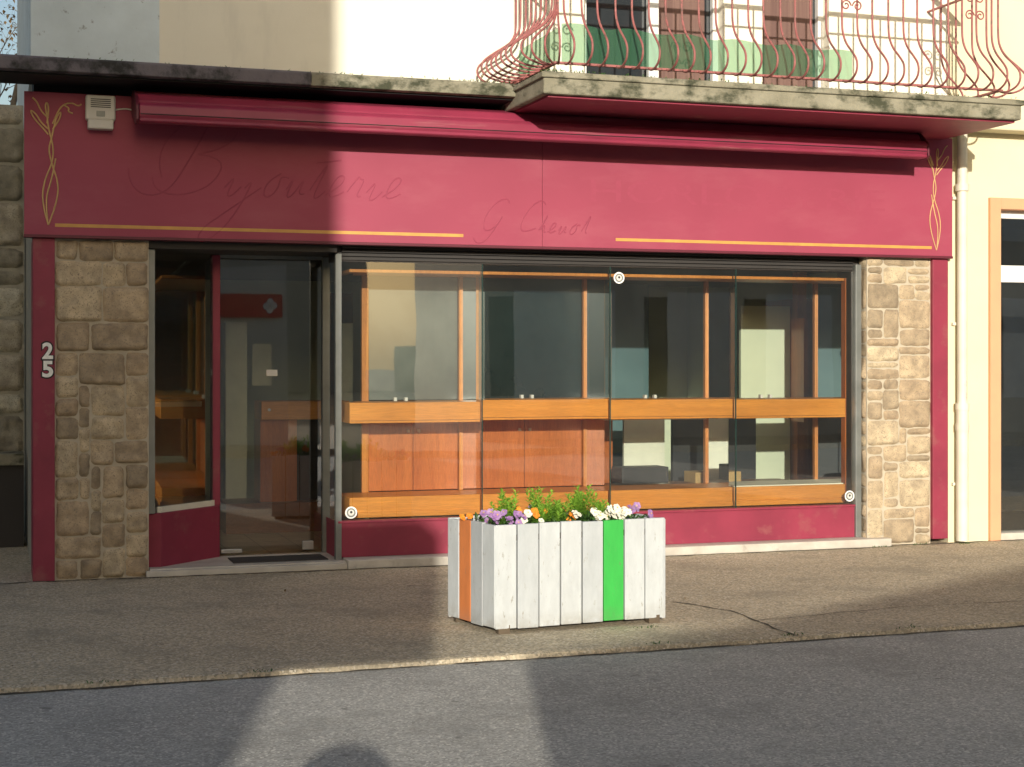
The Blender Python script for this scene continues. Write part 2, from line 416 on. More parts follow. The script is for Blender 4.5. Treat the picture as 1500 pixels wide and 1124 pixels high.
text('faded_word_c', 'HORLOGERIE', 4.55, 7.25, 2.96, .18, -.0715, GHOST2, shop, .0)
orn = [
 [(.37,2.57),(.325,2.72),(.338,2.88),(.40,3.02),(.405,3.14),(.37,3.26),(.36,3.36)],
 [(.37,2.57),(.42,2.70),(.445,2.86),(.39,3.02),(.37,3.12),(.40,3.22),(.42,3.34)],
 [(.365,2.60),(.345,2.75),(.40,2.92),(.42,3.05)],
 [(.36,3.36),(.345,3.42),(.36,3.46),(.375,3.40),(.36,3.30)],
 [(.37,3.26),(.32,3.30),(.29,3.36),(.24,3.40),(.27,3.33),(.33,3.27),(.37,3.22)],
 [(.37,3.34),(.32,3.38),(.29,3.46),(.26,3.48)],
 [(.40,3.30),(.43,3.38),(.47,3.44),(.53,3.46),(.58,3.43),(.60,3.45)],
 [(.40,3.26),(.45,3.33),(.46,3.40),(.42,3.34),(.395,3.22)],
 [(.47,3.44),(.52,3.42),(.50,3.39),(.54,3.38)],
]
GOLDP = mat('pale_gold_scroll', (.62,.42,.18), (.5,.32,.14), 8, .5)
po = [[(x, -.073, z) for x, z in s] for s in orn]
curves('gold_scroll_l', po, .0058, GOLDP, shop)
po = [[(7.925-(x-.204), -.073, z-.02) for x, z in s] for s in orn]
curves('gold_scroll_r', po, .0045, GOLDP, shop)
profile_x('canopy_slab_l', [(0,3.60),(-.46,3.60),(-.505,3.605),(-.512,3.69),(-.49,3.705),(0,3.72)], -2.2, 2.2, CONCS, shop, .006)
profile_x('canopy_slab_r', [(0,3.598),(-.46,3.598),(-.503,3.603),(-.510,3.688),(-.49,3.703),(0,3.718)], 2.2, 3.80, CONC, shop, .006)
box('canopy_soffit_shade', -2.2, 3.77, -.44, -.001, 3.585, 3.597, BLACK, shop)  # black sheet, the shade under the canopy painted as colour
zb, zt = 3.69, 6.6
box('upper_wall_a', .25, 1.16, 0, .3, zb, zt, WHITER, shop)
box('upper_wall_b', 1.16, 4.53, .002, .3, zb, zt, CREAM, shop)
box('upper_wall_c', 5.76, 6.12, .002, .3, zb, zt, CREAM, shop)
box('upper_wall_d', 6.75, 7.92, .002, .3, zb, zt, CREAM, shop)
box('upper_wall_e', 4.53, 5.76, .002, .3, 5.9, zt, CREAM, shop)
box('upper_wall_f', 6.12, 6.75, .002, .3, 5.9, zt, CREAM, shop)
box('upper_side_wall', .25, .5, .3, 7, zb, zt, WHITER, shop)
box('roof', .1, 8.0, -.3, 7.2, zt, zt+.15, CONC2, shop)
def french(xa, xb, mid, nm):
    f = .05
    box(nm+'_stile_l', xa, xa+f, .10, .16, zb, 5.9, WHITEP, shop, .004)
    box(nm+'_stile_r', xb-f, xb, .10, .16, zb, 5.9, WHITEP, shop, .004)
    for c in mid: box(nm+'_mullion', c-.045, c+.045, .09, .15, zb, 5.9, WHITEP, shop, .004)
    box(nm+'_bottom', xa+f, xb-f, .105, .155, zb, zb+.12, WHITEP, shop)
    box(nm+'_glass', xa, xb, .165, .17, zb, 5.9, GLASSD, shop)
french(4.53, 5.76, [5.17], 'french_window_a')
french(6.12, 6.75, [], 'french_window_b')
CURT = mat('curtain', (.20,.12,.10), (.14,.08,.07), 3, .9, mapping=(14,1,.3))
box('curtain_a', 5.24, 5.66, .158, .163, 3.8, 5.8, CURT, shop)
box('curtain_b', 6.2, 6.68, .158, .163, 3.8, 5.8, CURT, shop)

# ---- balcony
balc = empty('balcony', shop)
BX0, BX1, BY = 3.77, 7.84, -1.15
prism('balcony_slab', [(BX0,0.0),(BX0,BY+.0),(BX1,BY),(BX1,0.0)], 3.525, 3.69, CONC, balc, .012)
prism('balcony_drip_lip', [(BX0-.02,0.0),(BX0-.02,BY-.02),(BX1+.02,BY-.02),(BX1+.02,0.0)], 3.640, 3.682, CONC, balc, .008)
box('balcony_soffit', BX0+.05, BX1-.03, BY+.05, -.072, 3.508, 3.525, CRIM2, balc)
RY = -1.04; RX0 = 3.90; RX1 = 7.72
prof = [(0,4.78),(0,4.45),(0,4.22),(.01,4.14),(.06,4.05),(.15,3.97),(.225,3.89),(.215,3.80),(.13,3.755),(.04,3.75),(0,3.775)]
bars = []
rb = random.Random(5)
def bar(fx, fy):
    j = rb.uniform(-.008,.008); k = rb.uniform(-.008,.008)
    bars.append([fx(o, i, j, k)+(z+(k if 0 < i < 9 else 0),) for i, (o, z) in enumerate(prof)])
x = RX0+.06
while x < RX1:
    xx = x+rb.uniform(-.006,.006)
    bar(lambda o, i, j, k: (xx+j*i/10, RY-o*(1+j*4)), None); x += .136
y = RY+.08
while y < -.03:
    yy = y
    bar(lambda o, i, j, k: (RX0-o*1.45, yy+j), None); y += .12
for y in (-.85,-.65,-.42,-.2):
    yy = y
    bar(lambda o, i, j, k: (RX1+o, yy), None)
for a in (15, 35, 55, 75):
    ca, sa = math.cos(math.radians(a)), math.sin(math.radians(a))
    bar(lambda o, i, j, k: (RX0-o*1.35*ca+.02*sa, RY-o*1.2*sa+.02*ca), None)
    if a in (35, 75): bar(lambda o, i, j, k: (RX1+o*ca-.02*sa, RY-o*sa+.02*ca), None)
curves('railing_bars', bars, .0085, REDIRON, balc)
def rail(z, off=0, h=.02, t=.02, nm='rail'):
    box(nm+'_front', RX0-off-t/2, RX1+off+t/2, RY-off-t/2, RY-off+t/2, z, z+h, REDIRON, balc)
    box(nm+'_side_l', RX0-off-t/2, RX0-off+t/2, RY-off+t/2, 0, z, z+h, REDIRON, balc)
    box(nm+'_side_r', RX1+off-t/2, RX1+off+t/2, RY-off+t/2, 0, z, z+h, REDIRON, balc)
rail(3.765, 0, .016, .03, 'bottom_rail'); rail(4.78, 0, .03, .05, 'top_rail'); rail(4.62, 0, .015, .02, 'upper_rail')
scr = []
def spiral(cx, y, cz, r, s=1, turns=1.4, n=16):
    pts = []
    for i in range(n):
        a = i/(n-1)*turns*2*math.pi; rr = r*(1-.75*i/(n-1))
        pts.append((cx+s*rr*math.cos(a), y, cz+rr*math.sin(a)))
    return pts
for cx in (RX0+.12, 5.1, 6.35, RX1-.25):
    for s in (-1, 1):
        scr.append(spiral(cx+s*.05, RY-.012, 4.50, .05, s)); scr.append(spiral(cx+s*.05, RY-.012, 4.36, .045, -s))
curves('railing_scrolls', scr, .006, REDIRON, balc)
m, nt, b = nt_new('green_windbreak_cloth')
tr = nt.nodes.new('ShaderNodeBsdfTransparent'); tl = nt.nodes.new('ShaderNodeBsdfTranslucent')
b.inputs['Base Color'].default_value = (.06,.21,.11,1); b.inputs['Roughness'].default_value = .7
tl.inputs[0].default_value = (.07,.22,.12,1); tr.inputs[0].default_value = (.60,.82,.66,1)
ms = nt.nodes.new('ShaderNodeMixShader'); ms.inputs[0].default_value = .3
nt.links.new(b.outputs[0], ms.inputs[1]); nt.links.new(tl.outputs[0], ms.inputs[2])
ms2 = nt.nodes.new('ShaderNodeMixShader'); ms2.inputs[0].default_value = .58
nt.links.new(ms.outputs[0], ms2.inputs[1]); nt.links.new(tr.outputs[0], ms2.inputs[2])
nt.links.new(ms2.outputs[0], nt.nodes['Material Output'].inputs['Surface'])
WB = m
vv = []; ff = []
for i in range(50):
    xx = RX0+.06+i*(6.32-RX0)/49
    yy = RY+.035+.008*math.sin(i*1.1)
    vv += [(xx, yy, 3.78), (xx, yy, 4.07+.012*math.sin(i*.7)-.06*i/49)]
for i in range(49): ff.append((2*i, 2*i+2, 2*i+3, 2*i+1))
mesh_obj('windbreak', vv, ff, WB, balc)
pane('windbreak_side', (RX0+.05, RY+.05), (RX0+.05, -.05), 3.79, 4.05, WB, balc)

# ---- awning
aw = empty('retractable_awning')
AX0, AX1 = .97, 7.40
profile_x('roller_cover', [(-.075,3.44),(-.075,3.535),(-.20,3.545),(-.36,3.50),(-.40,3.44),(-.38,3.40),(-.2,3.40)], AX0, AX1, AWN, aw, .012)
profile_x('front_bar', [(-.36,3.425),(-.455,3.428),(-.485,3.40),(-.49,3.33),(-.478,3.31),(-.485,3.295),(-.47,3.283),(-.40,3.283),(-.36,3.30)], AX0+.005, AX1, AWN, aw, .006)
box('bar_groove', AX0+.01, AX1-.01, -.4935, -.48, 3.336, 3.342, BLACK, aw)
for xx in (AX0-.018, AX1):
    profile_x('end_cap', [(-.075,3.40),(-.075,3.54),(-.2,3.55),(-.37,3.505),(-.46,3.432),(-.492,3.40),(-.496,3.30),(-.47,3.278),(-.38,3.278)], xx, xx+.018, CRIMD, aw, .003)
for xx in (1.6, 4.0, 6.6):
    box('bracket', xx, xx+.08, -.36, -.072, 3.36, 3.40, CRIMD, aw)
AWL = mat('folded_arm_grey', (.05,.02,.03), None, 4, .4)
box('folded_arm_a', 1.3, 3.9, -.30, -.24, 3.33, 3.37, AWL, aw, .01)
box('folded_arm_b', 4.4, 7.0, -.30, -.24, 3.33, 3.37, AWL, aw, .01)

# ---- alarm siren
al = empty('alarm_siren')
box('housing', .625, .835, -.16, -.072, 3.33, 3.51, PLAST, al, .015, 3)
box('lower_housing', .64, .82, -.17, -.073, 3.265, 3.335, PLAST, al, .01)
for i in range(5): box('louvre', .66, .80, -.163, -.158, 3.42+i*.014, 3.426+i*.014, INDARK, al)
box('lamp_window', .70, .76, -.163, -.158, 3.355, 3.395, ALU, al, .002)
curves('cable', [[(.835,-.08,3.42),(.93,-.08,3.44),(1.0,-.09,3.40),(1.05,-.1,3.38)]], .006, PLAST, al)
# ---- house number
hn = empty('house_number')
DARKN = mat('number_dark_outline', (.02,.012,.016), None, 3, .6)  # dark outline colour behind the white digits
WHN = mat('number_white', (.90,.90,.86), None, 6, .5)
for ch, zc in (('2', 1.664), ('5', 1.532)):
    text('digit_outline_'+ch, ch, .318, .414, zc, .142, -.0375, DARKN, hn, 0, bold=.07)
    text('digit_'+ch, ch, .328, .404, zc, .120, -.0395, WHN, hn, 0, bold=.035)

# ---- sill, plinths, glazing
box('threshold_step', 1.09, 2.56, -.02, .60, .0, .055, MARB, shop, .006)
box('window_sill', 2.56, 7.30, -.10, .115, .0, .07, MARB, shop, .008)
box('left_sill', 1.06, 2.56, -.07, -.02, .0, .045, MARB, shop, .006)
box('window_plinth', 2.53, 7.06, .085, .16, .07, .335, CRIM2, shop, .004)
box('window_plinth_cap', 2.52, 7.06, .07, .17, .335, .352, CRIM2, shop, .003)
box('return_plinth', 2.53, 2.60, .16, .60, .055, .34, CRIM2, shop)
prism('left_plinth', [(1.086,.10),(1.18,.08),(1.68,.56),(1.68,.66),(1.086,.66)], .012, .455, CRIM2, shop, .006)
prism('left_display_base', [(1.10,.13),(1.19,.12),(1.64,.57),(1.64,1.0),(1.10,1.0)], .456, .50, CREAMT, shop)
box('left_post', 1.615, 1.685, .57, .64, .455, 2.42, CRIM2, shop, .004)
box('jamb_l', 1.086, 1.135, .06, .12, .455, 2.42, ALU, shop, .003)
box('jamb_mid', 2.50, 2.548, .075, .125, .055, 2.42, ALU, shop, .003)
box('jamb_mid_back', 2.50, 2.56, .575, .645, .055, 2.42, ALU, shop, .003)
box('jamb_r', 7.045, 7.10, .06, .13, .07, 2.42, ALU, shop, .003)
pane('left_angled_glass', (1.135,.10), (1.635,.575), .456, 2.42, GLASS, shop)
pane('return_glass', (2.53,.12), (2.53,.58), .34, 2.42, GLASS, shop)
seams = [2.548, 3.69, 4.785, 5.92, 7.045]
for k, (a, b_) in enumerate(zip(seams, seams[1:])):
    t = (.004, -.003, .005, -.002)[k]
    pane('shop_window_pane', (a+.003,.10+t), (b_-.003,.10-t), .353, 2.36, GLASS, shop)
SEAM = mat('glass_edge', (.02,.05,.045), None, 3, .2)
for s in seams[1:-1]: box('glass_joint', s-.003, s+.003, .090, .110, .353, 2.36, SEAM, shop)
box('header_box', 2.50, 7.10, .115, .34, 2.362, 2.50, INDARK, shop)
for i in range(4): box('shutter_slat', 2.55, 7.04, .098-.004*i, .115, 2.372+i*.03, 2.392+i*.03, INDARK, shop, .003)
box('entrance_ceiling', 1.086, 2.50, .02, .66, 2.425, 2.50, INDARK, shop)
door = empty('glass_door', shop)
pane('door_leaf', (1.69,.605), (2.495,.605), .085, 2.40, GLASS, door)
box('patch_fitting_a', 1.695, 1.86, .595, .615, .075, .105, STEEL, door, .003)
box('patch_fitting_b', 2.34, 2.43, .595, .615, .08, .15, STEEL, door, .003)
box('lock', 2.05, 2.14, .59, .60, 1.47, 1.52, PLAST, door, .003)
box('door_head', 1.685, 2.50, .59, .62, 2.40, 2.425, ALU, door)
box('door_mat', 1.72, 2.45, .10, .42, .055, .064, RUBBER, None, .003)

# ---- interior
room = empty('shop_interior', shop)
box('floor', .45, 7.75, .605, 5.0, .0, .052, TILE, room)
box('window_bay_floor', 2.56, 7.75, .16, .605, .0, .050, TILE, room)
box('back_wall', .4, 7.9, 5.0, 5.1, 0, 2.5, INWALL, room)
box('wall_l', .40, .45, .5, 5.0, 0, 2.5, INWALL, room)
box('wall_r', 7.72, 7.76, .5, 5.0, 0, 2.5, INWALL, room)
box('ceiling', .4, 7.9, .5, 5.1, 2.45, 2.50, CEIL, room)
box('inner_partition', 3.0, 4.9, 1.05, 1.10, .052, 2.45, INDARK, room)
box('dark_wall_unit', 1.0, 2.05, 4.4, 4.95, .052, 2.3, WOODD, room)
box('tall_unit', 5.0, 6.3, 4.3, 4.9, .052, 2.1, INDARK, room)
box('red_column', 7.40, 7.50, 1.75, 1.85, .052, 2.45, WOODR, room)
box('brown_cupboard', 7.5, 7.7, 1.9, 2.6, .052, 2.2, WOODR, room)
box('cupboard_door_open', 7.36, 7.40, 1.55, 1.80, 1.0, 2.0, WOODR, room)
box('pale_partition', 6.85, 7.38, 1.86, 1.90, .052, 2.12, INWALL, room)
box('teal_partition', 5.15, 6.2, 2.6, 2.65, .052, 2.35, mat('teal_partition', (.10,.17,.18), (.06,.11,.12), 1, .6), room)
box('white_notice', 2.36, 2.55, 3.3, 3.31, 1.35, 1.75, CREAMT, room)
ct = empty('shop_counter')
box('counter_top_band', 2.27, 2.96, 2.2, 2.6, 1.06, 1.225, WOODH, ct, .004)
box('counter_body', 2.27, 2.60, 2.25, 2.6, .25, 1.06, WOODR, ct)
box('counter_side', 2.60, 2.96, 2.32, 2.6, .25, 1.06, BLACK, ct)
box('counter_base', 1.95, 3.0, 2.15, 2.7, .052, .32, WOODD, ct)
box('counter_wall_panel', 2.05, 2.25, 2.9, 3.0, .3, 1.95, CREAMT, ct)
for xx in (2.34, 2.86): curves('knob', [[(xx,2.195,1.15),(xx,2.185,1.15)]], .014, STEEL, ct, False)
box('shelf', 1.15, 1.60, 1.05, 1.4, 1.22, 1.26, CREAMT, ct)

# ---- display cabinets
edges = [2.637, 3.714, 4.816, 5.954, 7.03]
for i in range(4):
    cab = empty('display_cabinet')
    a, b_ = edges[i]+.004, edges[i+1]-.004
    y0 = .215 - [0,.017,.007,.012][i]
    dz = [0,.014,.006,0][i]
    box('mid_beam', a, b_, y0, .70, 1.10+dz, 1.262+dz, WOODH, cab, .004)
    box('mid_beam_groove', a+.005, b_-.005, y0-.001, y0+.01, 1.117+dz, 1.121+dz, WOODD, cab)
    box('lower_beam', a, b_, y0+.006, .70, .356, .518, WOODH, cab, .004)
    box('lower_lip', a+.003, b_-.003, y0-.006, y0+.01, .36, .40, WOODH, cab, .002)
    if i in (3,): box('cream_top', a+.01, b_-.01, y0+.02, .66, .5185, .528, CREAMT, cab)
    box('top_board', a, b_, .22, .70, 2.285, 2.31, WOODV, cab, .003)
    px = 2.867 if i == 0 else None
    box('back_post', edges[i+1]-.05, edges[i+1]+.01, .655, .70, .518, 2.285, WOODV, cab, .003)
    if px: box('back_post_l', 2.84, 2.895, .655, .70, .518, 2.285, WOODV, cab, .003)
    pane('side_glass', (b_-.03, y0+.02), (b_-.03, .65), 1.262+dz, 2.285, GLASSI, cab)
    pane('side_glass_low', (b_-.03, y0+.02), (b_-.03, .65), .52, 1.10, GLASSI, cab)
    pane('side_glass_b', (a+.03, y0+.02), (a+.03, .65), 1.262+dz, 2.285, GLASSI, cab)
    for k, s in enumerate((-.06, .03)):
        xx = (a+b_)/2-.02+s
        box('clip', xx, xx+.024, .60, .645, 1.262+dz, 1.292+dz, PLAST, cab, .002)
    if i < 2:
        xa = 2.895 if i == 0 else a+.01
        mm = GREYPANEL if i == 0 else DKPANEL
        xm = (xa+b_-.05)/2
        box('sliding_panel_a', xa, xm+.02, .69, .70, 1.27, 2.28, mm, cab)
        box('sliding_panel_b', xm, b_-.05, .703, .713, 1.27, 2.28, mm, cab)
        for (p, q) in ((xa, xm-.002), (xm+.002, b_-.05)):
            box('cupboard_door', p, q, .69, .71, .525, 1.095, WOODR, cab, .003)
        for s in (-.055, .035): box('door_knob', xm+s, xm+s+.022, .67, .69, 1.0, 1.025, PLAST, cab, .003)
    if i >= 2:
        box('inner_shelf', a+.05, b_-.08, .55, .70, 1.085, 1.099, CREAMT, cab)
box('cabinet_end_panel', 7.035, 7.043, .22, .72, .36, 2.31, WOODR, room)
box('storage_box', 5.18, 5.62, .80, 1.05, .52, .66, CHAR, None, .008)
box('storage_box', 5.9, 6.35, .85, 1.1, .50, .60, CARD, None, .008)
box('stock_shelf', 5.0, 6.9, .75, 1.2, .052, .50, WOODD, None)
pw = empty('interior_screen')
box('panel', 5.40, 5.80, 1.3, 1.33, .3, 1.2, CREAMT, pw)
box('panel_dark', 5.95, 6.8, 1.45, 1.5, .3, 1.15, CHAR, pw)
box('panel_red', 4.95, 5.25, 1.2, 1.25, .3, 1.15, WOODR, pw)
def disc(name, x, y, z, r, m, parent):
    vv = [(x+r*math.cos(a*math.pi/16), y, z+r*math.sin(a*math.pi/16)) for a in range(32)]
    return mesh_obj(name, vv, [tuple(range(32))], m, parent)
for (x, z) in ((2.625,.415), (7.00,.425), (4.86,2.27)):
    st = empty('round_sticker')
    disc('rim', x, .0885, z, .047, WHN, st); disc('ring', x, .0875, z, .036, ALU, st); disc('centre', x, .0865, z, .024, PLAST, st); disc('emblem', x, .0855, z+.004, .010, CHAR, st)

# ================================================================ PASSAGE AT LEFT
old = empty('old_stone_wall')
box('core', -5, .26, 3.03, 3.4, 0, 3.9, MORTAR2, old)
stone_patch('stones', (-3.0,3.028,0), (1,0,0), (0,-1,0), 3.26, 3.9, .17, STONE2, old, (1,3), (1,2), seed=4, bulge=.035, step=.03, gap=.014, rnd_c=.02)
low = empty('passage_low_wall')
box('wall', -3, .24, 2.2, 2.5, 0, .70, INDARK, low)
box('coping', -3, .24, 2.15, 2.55, .70, .80, CONC, low, .01)

# ================================================================ NEIGHBOUR
nb = empty('neighbouring_building')
box('wall_pier', 7.925, 8.335, .0, .35, 0, 6.6, NEIGH, nb)
box('wall_upper', 8.335, 14, .0, .35, 3.03, 6.6, NEIGH, nb)
box('wall_far', 10.6, 14, .0, .35, 0, 3.03, NEIGH, nb)
box('ledge', 7.93, 14, -.20, .0, 3.60, 3.72, NEIGH, nb, .015)
box('surround_l', 8.335, 8.445, -.035, .2, 0, 3.03, SALMON, nb, .004)
box('surround_top', 8.445, 10.6, -.035, .2, 2.93, 3.03, SALMON, nb, .004)
box('surround_r', 10.49, 10.6, -.035, .2, 0, 2.93, SALMON, nb, .004)
box('frame_l', 8.445, 8.50, .08, .14, .05, 2.93, WHITEP, nb, .004)
box('frame_top', 8.50, 10.49, .08, .14, 2.86, 2.93, WHITEP, nb, .004)
box('transom', 8.50, 10.49, .06, .14, 2.29, 2.44, WHITEP, nb, .004)
box('base', 8.445, 10.49, .0, .2, 0, .06, MARB, nb, .004)
pane('glass', (8.5,.11), (10.49,.11), .06, 2.86, GLASS, nb)
box('inner_dark', 8.4, 10.55, 1.8, 1.9, 0, 3.0, BLACK, nb)
box('inner_floor', 8.4, 10.55, .2, 1.8, 0, .05, CHAR, nb)
box('inner_ceiling', 8.4, 10.55, .2, 1.8, 2.95, 3.02, INDARK, nb)
dp = empty('rain_downpipe')
curves('pipe_upper', [[(8.02,-.07,3.58),(8.02,-.07,2.2),(8.02,-.07,1.15)]], .045, PIPE, dp, False)
curves('pipe_lower', [[(8.02,-.07,1.17),(8.02,-.07,.9),(8.02,-.07,.02)]], .055, PIPE, dp, False)
for z in (3.07, 1.16, .98): curves('collar', [[(8.02,-.07,z),(8.02,-.07,z+.06)]], .062, PIPE, dp, False)
for z in (3.0, 1.9, .5): box('bracket', 7.955, 8.085, -.03, .0, z, z+.025, PIPE, dp)

# ================================================================ PLANTER
pl = empty('flower_planter')
A = Vector((2.633,-2.60)); B = Vector((2.766,-3.148)); C = Vector((3.882,-3.065)); D = C+(A-B)
def paintwood(name, c, wear):
    m, nt, p = nt_new(name)
    n = noise_node(nt, 5, 8, .65, mapping=(3,3,1))
    col = ramp(nt, n.outputs['Fac'], .35, c, .7, tuple(x*.84 for x in c)).outputs['Color']
    n2 = noise_node(nt, 16, 8, .75, mapping=(2.5,2.5,.7))
    r2 = ramp(nt, n2.outputs['Fac'], .61, (0,0,0), .66, (1,1,1))
    col = mixc(nt, r2.outputs['Color'], col, wear)
    tc = nt.nodes.new('ShaderNodeTexCoord'); sp = nt.nodes.new('ShaderNodeSeparateXYZ')
    nt.links.new(tc.outputs['Object'], sp.inputs[0])
    r4 = ramp(nt, sp.outputs['Z'], .02, (.7,.7,.7), .13, (0,0,0))
    n5 = noise_node(nt, 12, 6, .7)
    r5 = ramp(nt, n5.outputs['Fac'], .35, (0,0,0), .6, (1,1,1))
    f = mixc(nt, 1.0, r4.outputs['Color'], r5.outputs['Color'], 'MULTIPLY')
    col = mixc(nt, f, col, wear)
    nt.links.new(col, p.inputs['Base Color']); p.inputs['Roughness'].default_value = .65
    nbp = noise_node(nt, 40, 6, .7, mapping=(4,4,.5))
    bp = nt.nodes.new('ShaderNodeBump'); bp.inputs['Strength'].default_value = .3; bp.inputs['Distance'].default_value = .006
    nt.links.new(nbp.outputs['Fac'], bp.inputs['Height']); nt.links.new(bp.outputs['Normal'], p.inputs['Normal'])
    return m
PW = paintwood('planter_white', (.54,.565,.57), (.30,.28,.24))
PW2 = paintwood('planter_white_dull', (.48,.505,.515), (.30,.28,.24))
PG = paintwood('planter_grey', (.42,.44,.45), (.25,.24,.21))
PGR = paintwood('planter_green', (.035,.42,.06), (.10,.25,.08))
POR = paintwood('planter_orange', (.62,.20,.06), (.4,.18,.1))
rnd = random.Random(3)
def board_side(P, Q, n, mats, prefix, z0=.03, z1=.635):
    d = (Q-P).normalized(); L = (Q-P).length; nrm = Vector((d.y, -d.x))
    w = L/n
    for i in range(n):
        g = .004
        a = P+d*(i*w+g); b_ = P+d*((i+1)*w-g)
        o = rnd.uniform(-.003,.004); h = rnd.uniform(-.006,.006)
        t = .028
        prism('%s_board_%d' % (prefix, i+1), [tuple(a+nrm*o), tuple(b_+nrm*o), tuple(b_-nrm*(t-o)), tuple(a-nrm*(t-o))], z0+rnd.uniform(-.005,.006), z1+h, mats.get(i, PW), pl, .004)
board_side(B, C, 8, {5: PGR, 1: PW2, 4: PW2}, 'front')
board_side(A, B, 4, {0: PW, 1: POR, 2: PG, 3: PW}, 'side')
board_side(C, D, 4, {}, 'right')
board_side(D, A, 8, {}, 'back')
cen = (A+B+C+D)/4
inn = [tuple(cen+(p-cen)*.95) for p in (A,B,C,D)]
prism('inner_liner', [tuple(cen+(Vector(p)-cen)*.975) for p in inn], .05, .53, CHAR, pl)
prism('soil', inn, .54, .575, SOIL, pl)
WOODF = mat('weathered_wood_foot', (.12,.09,.06), None, 9, .9)
for p in (A,B,C,D):
    q = cen+(p-cen)*.88
    box('foot', q.x-.035, q.x+.035, q.y-.03, q.y+.03, .0, .05, WOODF, pl)
def leafmat(name, a, b):
    m, nt, p = nt_new(name)
    at = nt.nodes.new('ShaderNodeAttribute'); at.attribute_name = 'tone'
    r = ramp(nt, at.outputs['Fac'], 0, a, 1, b)
    nt.links.new(r.outputs['Color'], p.inputs['Base Color']); p.inputs['Roughness'].default_value = .5
    tl = nt.nodes.new('ShaderNodeBsdfTranslucent'); nt.links.new(r.outputs['Color'], tl.inputs[0])
    ms = nt.nodes.new('ShaderNodeMixShader'); ms.inputs[0].default_value = .25
    nt.links.new(p.outputs[0], ms.inputs[1]); nt.links.new(tl.outputs[0], ms.inputs[2])
    nt.links.new(ms.outputs[0], nt.nodes['Material Output'].inputs['Surface'])
    return m
LEAFD = leafmat('pansy_leaf', (.03,.075,.015), (.08,.18,.035))
LEAFB = leafmat('bright_leaf', (.09,.24,.025), (.30,.52,.06))
DRYL = leafmat('fallen_leaf', (.12,.07,.03), (.30,.19,.07))
def add_leaf(V, F, T, base, d, up, L, w, tone):
    d = d.normalized(); s = d.cross(up)
    if s.length < 1e-4: s = Vector((1,0,0))
    s.normalize(); n = s.cross(d)
    i = len(V)
    V += [base, base+d*L*.45-s*w+n*.12*L, base+d*L*.5+n*.02*L, base+d*L*.45+s*w+n*.12*L, base+d*L-n*.1*L]
    F += [(i, i+2, i+1), (i, i+3, i+2), (i+1, i+2, i+4), (i+2, i+3, i+4)]
    T += [tone]*5
def attr(o, T):
    at = o.data.attributes.new('tone','FLOAT','POINT'); at.data.foreach_set('value', T)
du = (C-B).normalized(); dv = (A-B).normalized()
def ppos(u, v): return B+du*u+dv*v
V=[];F=[];T=[]
for k in range(720):
    u = rnd.uniform(.05,1.08); v = rnd.uniform(.06,.50)
    p = ppos(u, v); h = .59+rnd.random()*.07
    add_leaf(V,F,T, Vector((p.x,p.y,h-.02)), Vector((rnd.uniform(-1,1),rnd.uniform(-1,1),rnd.uniform(.1,1.3))), Vector((0,0,1)), rnd.uniform(.03,.055), rnd.uniform(.009,.015), rnd.random())
o = mesh_obj('pansy_foliage', [tuple(v) for v in V], F, LEAFD, pl); attr(o, T)
V=[];F=[];T=[]
for (u, v, H, R) in ((.17,.20,.13,.08),(.24,.28,.19,.09),(.42,.25,.20,.10),(.48,.14,.13,.10),(.66,.20,.17,.08),(.72,.26,.24,.10),(.60,.30,.13,.08),(.36,.15,.11,.07),(.78,.16,.13,.06)):
    p = ppos(u, v)
    for s in range(13):
        a = rnd.uniform(0, 6.28); rr = R*rnd.uniform(.1,1)
        bx = Vector((p.x+math.cos(a)*rr*.3, p.y+math.sin(a)*rr*.3, .58)); tp = Vector((p.x+math.cos(a)*rr, p.y+math.sin(a)*rr, .60+H*rnd.uniform(.55,1.05)))
        for q in range(20):
            f = .35+.65*q/19; c = bx.lerp(tp, f); aa = q*2.4+a
            add_leaf(V,F,T, c, Vector((math.cos(aa),math.sin(aa),.25+.9*(f**3))), Vector((0,0,1)), rnd.uniform(.032,.05), .008, min(1,max(0,f*.8+rnd.uniform(-.2,.25))))
o = mesh_obj('euphorbia_plants', [tuple(v) for v in V], F, LEAFB, pl); attr(o, T)
PUR = mat('petal_purple', (.30,.14,.36), (.40,.26,.46), 30, .6)
WHT = mat('petal_white', (.80,.78,.68), (.74,.70,.55), 30, .6)
ORG = mat('petal_orange', (.80,.22,.02), (.75,.3,.03), 30, .6)
YEL = mat('petal_centre', (.75,.5,.04), None, 30, .6)
def pansy(V, F, VC, FC, p, r):
    n = Vector((rnd.uniform(-.5,.5), -rnd.uniform(.3,1.2), rnd.uniform(.3,1))).normalized()
    s = n.cross(Vector((0,0,1))).normalized(); t = s.cross(n)*-1
    for k in range(5):
        a = math.pi/2+k*2*math.pi/5; c = p+(s*math.cos(a)+t*math.sin(a))*r*.55+n*.002*k
        i = len(V); pr = r*(.62 if k else .7)
        V += [c]+[c+(s*math.cos(q*math.pi/4)+t*math.sin(q*math.pi/4))*pr*rnd.uniform(.88,1.08)+n*rnd.uniform(-.003,.004) for q in range(8)]
        F += [(i, i+1+q, i+1+(q+1)%8) for q in range(8)]
    i = len(VC); VC += [p+n*.012+(s*math.cos(q*1.05)+t*math.sin(q*1.05))*r*.18 for q in range(6)]; FC.append(tuple(range(i, i+6)))
VC=[];FC=[]
